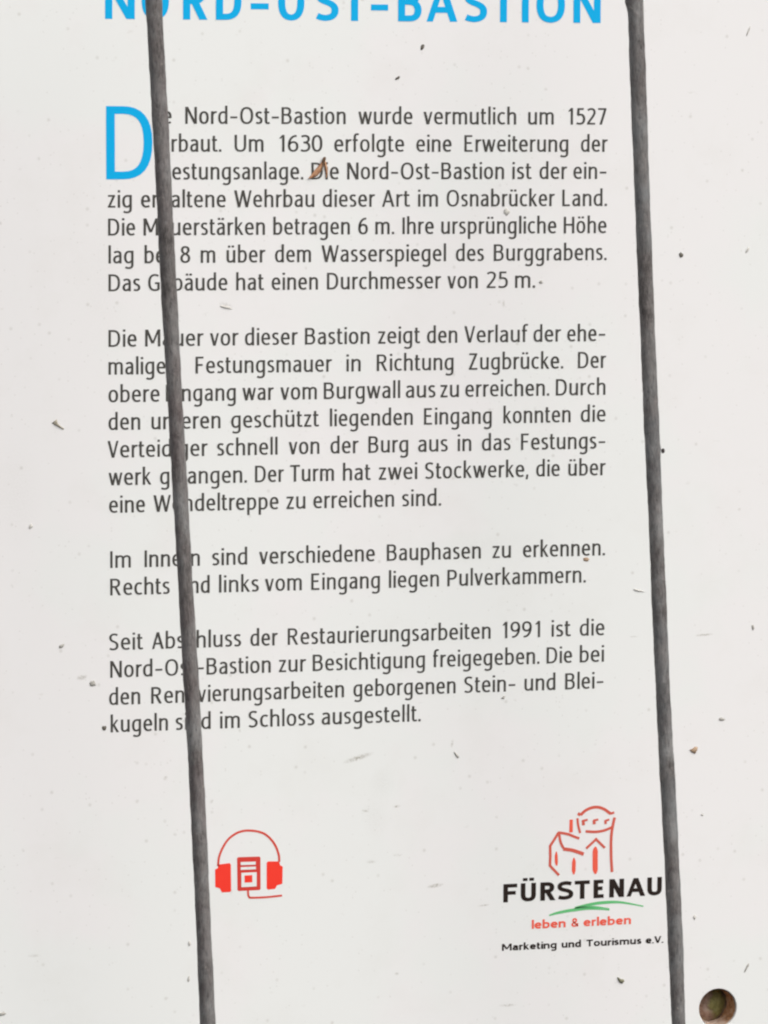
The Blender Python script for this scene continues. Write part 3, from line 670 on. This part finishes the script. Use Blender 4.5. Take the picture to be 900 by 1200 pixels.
R_ = rod(ROD_R, 8, rod_material("weathered_rod_cool", (0.20, 0.228, 0.238)), "thin grey rod right of the text block, thickened at its top, touching the town name", 3.42,
    [(BUMPX0, BUMPZ0-1.2, math.pi, 0.9, 1, 0.55), (BUMPX1, BUMPZ1, -0.1, 0.45, 1.1, 0)])

def lump(name, x, z, y, rx, rz, mat, parent, seed):
    """Small rough bead on the rod."""
    rnd = random.Random(seed)
    bm = bmesh.new(); bmesh.ops.create_icosphere(bm, subdivisions=2, radius=1)
    for v in bm.verts:
        k = 1 + rnd.uniform(-0.15, 0.15)
        v.co = Vector((v.co.x*rx*k*MM, v.co.y*rx*0.8*k*MM, v.co.z*rz*k*MM))
    me = bpy.data.meshes.new(name); bm.to_mesh(me); bm.free()
    for p in me.polygons: p.use_smooth = True
    o = link(name, me, mat, parent)
    o.location = Vector((x*MM, y*MM, z*MM)) - parent.location
    return o
M_bead = flake_material("dark_bead", (0.030, 0.026, 0.024), (0.07, 0.06, 0.055), 1500)
tag(lump("bead", BUMPX1+0.35, BUMPZ1, -61.4, 0.62, 0.85, M_bead, R_, 4), "small dark bead standing out on the right side of the rod")
tag(lump("split", BUMPX2+0.1, BUMPZ2, -62.35, 0.30, 1.7, M_bead, R_, 6), "short dark lengthwise split near the top of the rod")

# ---------------------------------------------------------------- bits of dirt and plant debris stuck on the board
def fleck(name, x, z, outline, thick, mat, label, cat, tilt=0.0, dome=0.5, group=None):
    """Small irregular flake: outline in mm round its middle, thickened and domed."""
    bm = bmesh.new()
    n = len(outline)
    back = [bm.verts.new((a*MM, 0, b*MM)) for a, b in outline]
    mid = [bm.verts.new((a*0.86*MM, -thick*0.7*MM, b*0.86*MM)) for a, b in outline]
    cx = sum(a for a, _ in outline)/n; cz = sum(b for _, b in outline)/n
    inn = [bm.verts.new(((cx+(a-cx)*0.45)*MM, -thick*(1+dome*0.3)*MM, (cz+(b-cz)*0.45)*MM)) for a, b in outline]
    for p, q in ((back, mid), (mid, inn)):
        for i in range(n): bm.faces.new((p[i], p[(i+1) % n], q[(i+1) % n], q[i]))
    bm.faces.new(inn); bm.faces.new(back[::-1])
    bmesh.ops.recalc_face_normals(bm, faces=bm.faces[:])
    bmesh.ops.triangulate(bm, faces=[f for f in bm.faces if len(f.verts) > 4])
    me = bpy.data.meshes.new(name); bm.to_mesh(me); bm.free()
    for p in me.polygons: p.use_smooth = True
    o = link(name, me, mat)
    o.location = (x*MM, 0.0, z*MM); o.rotation_euler = (0, -math.radians(tilt), 0)
    tag(o, label, cat, group)
    return o
def blob(a, b, seed, n=11, jag=0.28):
    r = random.Random(seed)
    return [((a*math.cos(2*math.pi*i/n))*(1+r.uniform(-jag, jag)), (b*math.sin(2*math.pi*i/n))*(1+r.uniform(-jag, jag))) for i in range(n)]

F_dark = flake_material("dark_dirt", (0.07, 0.062, 0.052), (0.17, 0.155, 0.125))
F_grey = flake_material("grey_dirt", (0.31, 0.30, 0.27), (0.47, 0.45, 0.41))
F_pale = flake_material("pale_dirt", (0.52, 0.50, 0.46), (0.62, 0.60, 0.55))
F_brown = flake_material("brown_husk", (0.30, 0.12, 0.055), (0.62, 0.37, 0.22), 800)
F_husk_dark = flake_material("dark_husk", (0.10, 0.055, 0.03), (0.24, 0.15, 0.09), 600)
F_tan = flake_material("tan_bit", (0.30, 0.19, 0.12), (0.48, 0.35, 0.24))
F_olive = flake_material("olive_bit", (0.13, 0.125, 0.075), (0.26, 0.25, 0.17))
F_straw = flake_material("straw_bit", (0.30, 0.27, 0.21), (0.46, 0.42, 0.34))

# brown husk lying over the word "Die": two lobes and a dark stalk tip
hk = empty("brown_husk", (71.9*MM, 0, -15.0*MM))
tag(hk, "curled orange brown husk stuck over the word Die in the third text line", "husk")
def lobe(name, pts, thick, mat, lift, lean):
    """Curved scale built along a spine: pts = (x, z, half width) in mm."""
    c = smooth(pts, 5); bm = bmesh.new(); rows = []
    K = 7
    for j, (x, z, w) in enumerate(c):
        j2 = min(j+1, len(c)-1); j1 = max(j-1, 0)
        d = Vector((c[j2][0]-c[j1][0], c[j2][1]-c[j1][1])).normalized(); nn = Vector((-d.y, d.x))
        row = []
        for side in (0, 1):
            for i in range(K):
                u = (i/(K-1)*2-1) * (1 if side == 0 else -1)
                y = -(lift + lean*j/len(c) + thick*(1-u*u)) + (0.0 if side == 0 else 0.12)
                row.append(bm.verts.new(((x+nn.x*w*u)*MM, y*MM, (z+nn.y*w*u)*MM)))
        rows.append(row)
    for a, b in zip(rows, rows[1:]):
        n = len(a)
        for i in range(n): bm.faces.new((a[i], a[(i+1) % n], b[(i+1) % n], b[i]))
    bm.faces.new(rows[0]); bm.faces.new(rows[-1][::-1])
    bmesh.ops.recalc_face_normals(bm, faces=bm.faces[:])
    me = bpy.data.meshes.new(name); bm.to_mesh(me); bm.free()
    for p in me.polygons: p.use_smooth = True
    return link(name, me, mat, hk)
lobe("husk_scale", [(-3.4, -3.1, 0.15), (-2.3, -2.5, 0.55), (-0.9, -1.3, 0.95), (0.3, 0.2, 0.85), (1.0, 1.6, 0.5), (1.5, 2.8, 0.3)], 0.5, F_brown, 0.15, 0.5)
lobe("husk_scale", [(2.7, -3.0, 0.12), (2.8, -1.4, 0.35), (2.6, 0.3, 0.48), (2.2, 2.0, 0.42), (1.9, 3.2, 0.3)], 0.4, F_brown, 0.2, 0.3)
lobe("stalk_tip", [(1.0, 0.2, 0.2), (1.35, 1.6, 0.42), (1.6, 2.8, 0.55), (1.95, 3.7, 0.5), (2.2, 4.0, 0.15)], 0.5, F_husk_dark, 0.7, 0.3)

fleck("husk_bit", -16.8, -99.0, [(-2.1, 0.4), (-1.0, 1.2), (-0.5, 1.6), (-0.35, 0.6), (0.9, -0.7), (2.1, -1.6), (1.8, -1.9), (0.6, -1.3), (-0.7, -0.5), (-1.5, 0.0)], 0.35, F_straw, "straw coloured hooked bit on the blank left margin beside the second paragraph", "debris")
fleck("plant_bit", 180.64, -295.96, [(-1.2, 1.3), (-0.7, 1.1), (0.1, 0.5), (1.2, 0.4), (1.5, -0.4), (0.7, -1.1), (-0.3, -0.7), (-0.9, 0.2)], 0.5, F_olive, "olive crumb with a small tail below the publisher line", "debris")
fleck("plant_bit", 206.73, -216.12, [(-1.6, 0.2), (-0.5, 0.5), (0.4, 1.2), (1.5, 1.0), (1.3, 0.0), (0.6, -1.3), (-0.3, -1.0), (-1.0, -0.5)], 0.45, F_tan, "tan brown crumb right of the right rod below the last paragraph", "debris")
D_ = "debris"
for (x, z, a, b, t, mt, lab) in [
    (-1.45, -200.97, 0.80, 0.80, 0, F_dark, "round dark dot just left of the word kugeln"),
    (107.87, 25.86, 0.55, 1.15, -28, F_dark, "dark elongated speck under the B of the blue heading"),
    (99.3, 15.42, 0.95, 0.45, 22, F_dark, "small dark speck above the word wurde"),
    (200.26, -44.5, 0.75, 0.95, 0, F_dark, "dark pointed speck right of the right rod beside the fifth text line"),
    (121.01, -214.73, 0.45, 1.25, 40, F_grey, "slanted grey speck below the end of the last text line"),
    (137.6, -195.4, 0.75, 0.50, 30, F_grey, "small grey speck under the word geborgenen"),
    (223.85, 32.0, 0.28, 1.9, -22, F_pale, "thin pale bristle in the upper right corner of the board"),
    (224.44, -42.89, 0.45, 1.05, -35, F_pale, "faint oval speck at the right edge beside the word Land"),
    (228.06, -173.78, 0.50, 0.90, 10, F_grey, "tiny grey speck at the right edge beside the line starting Rechts"),
    (216.96, -205.71, 1.25, 0.55, -8, F_grey, "flat grey speck right of the rod beside the last text lines"),
    (227.13, -293.8, 0.42, 1.7, -28, F_grey, "thin grey bristle above the sunk screw"),
    (137.83, -29.4, 1.0, 1.3, 0, F_pale, "pale crumb between the words Osnabrücker and ursprüngliche"),
    (167.01, -148.56, 1.2, 0.6, 5, F_tan, "brownish crumb under the word erkennen"),
    (150.1, -53.33, 0.65, 0.65, 0, F_grey, "grey dot after the full stop of the first paragraph"),
    (-15.95, -172.97, 0.95, 0.55, 30, F_grey, "grey speck on the left margin beside the word Seit"),
    (-36.6, -296.2, 1.4, 0.6, 8, F_grey, "grey crumb at the left edge near the lower corner"),
    (207.67, -275.01, 0.55, 0.75, 0, F_pale, "tiny pale speck above the right bristle"),
    (210.15, -242.93+4, 0.60, 0.35, 0, F_pale, "tiny pale speck beside the castle drawing right of the rod"),
    (-5.32, -185.9, 1.0, 1.0, 0, F_grey, "grey crumb left of the line starting den Renovierungsarbeiten"),
    (-26.12, -132.82, 0.6, 0.8, -20, F_pale, "faint grey speck on the left margin beside the line ending sind"),
    (40.26, -60.9, 2.2, 0.40, -12, F_pale, "thin pale scrap between the first and second paragraph"),
    (27.18, -287.5, 0.40, 1.1, -10, F_pale, "faint upright speck beside the left rod near the bottom"),
    (186.0, -159.83, 1.9, 0.35, -14, F_pale, "thin curved pale scrap left of the right rod beside Pulverkammern"),
    (27.5, -275.5, 0.45, 0.9, 0, F_pale, "faint speck under the headphones beside the left rod"),
]:
    fleck("dirt_speck", x, z, blob(a, b, int(x*7+z*3) & 1023), 0.28, mt, lab, D_, t, 0.5)
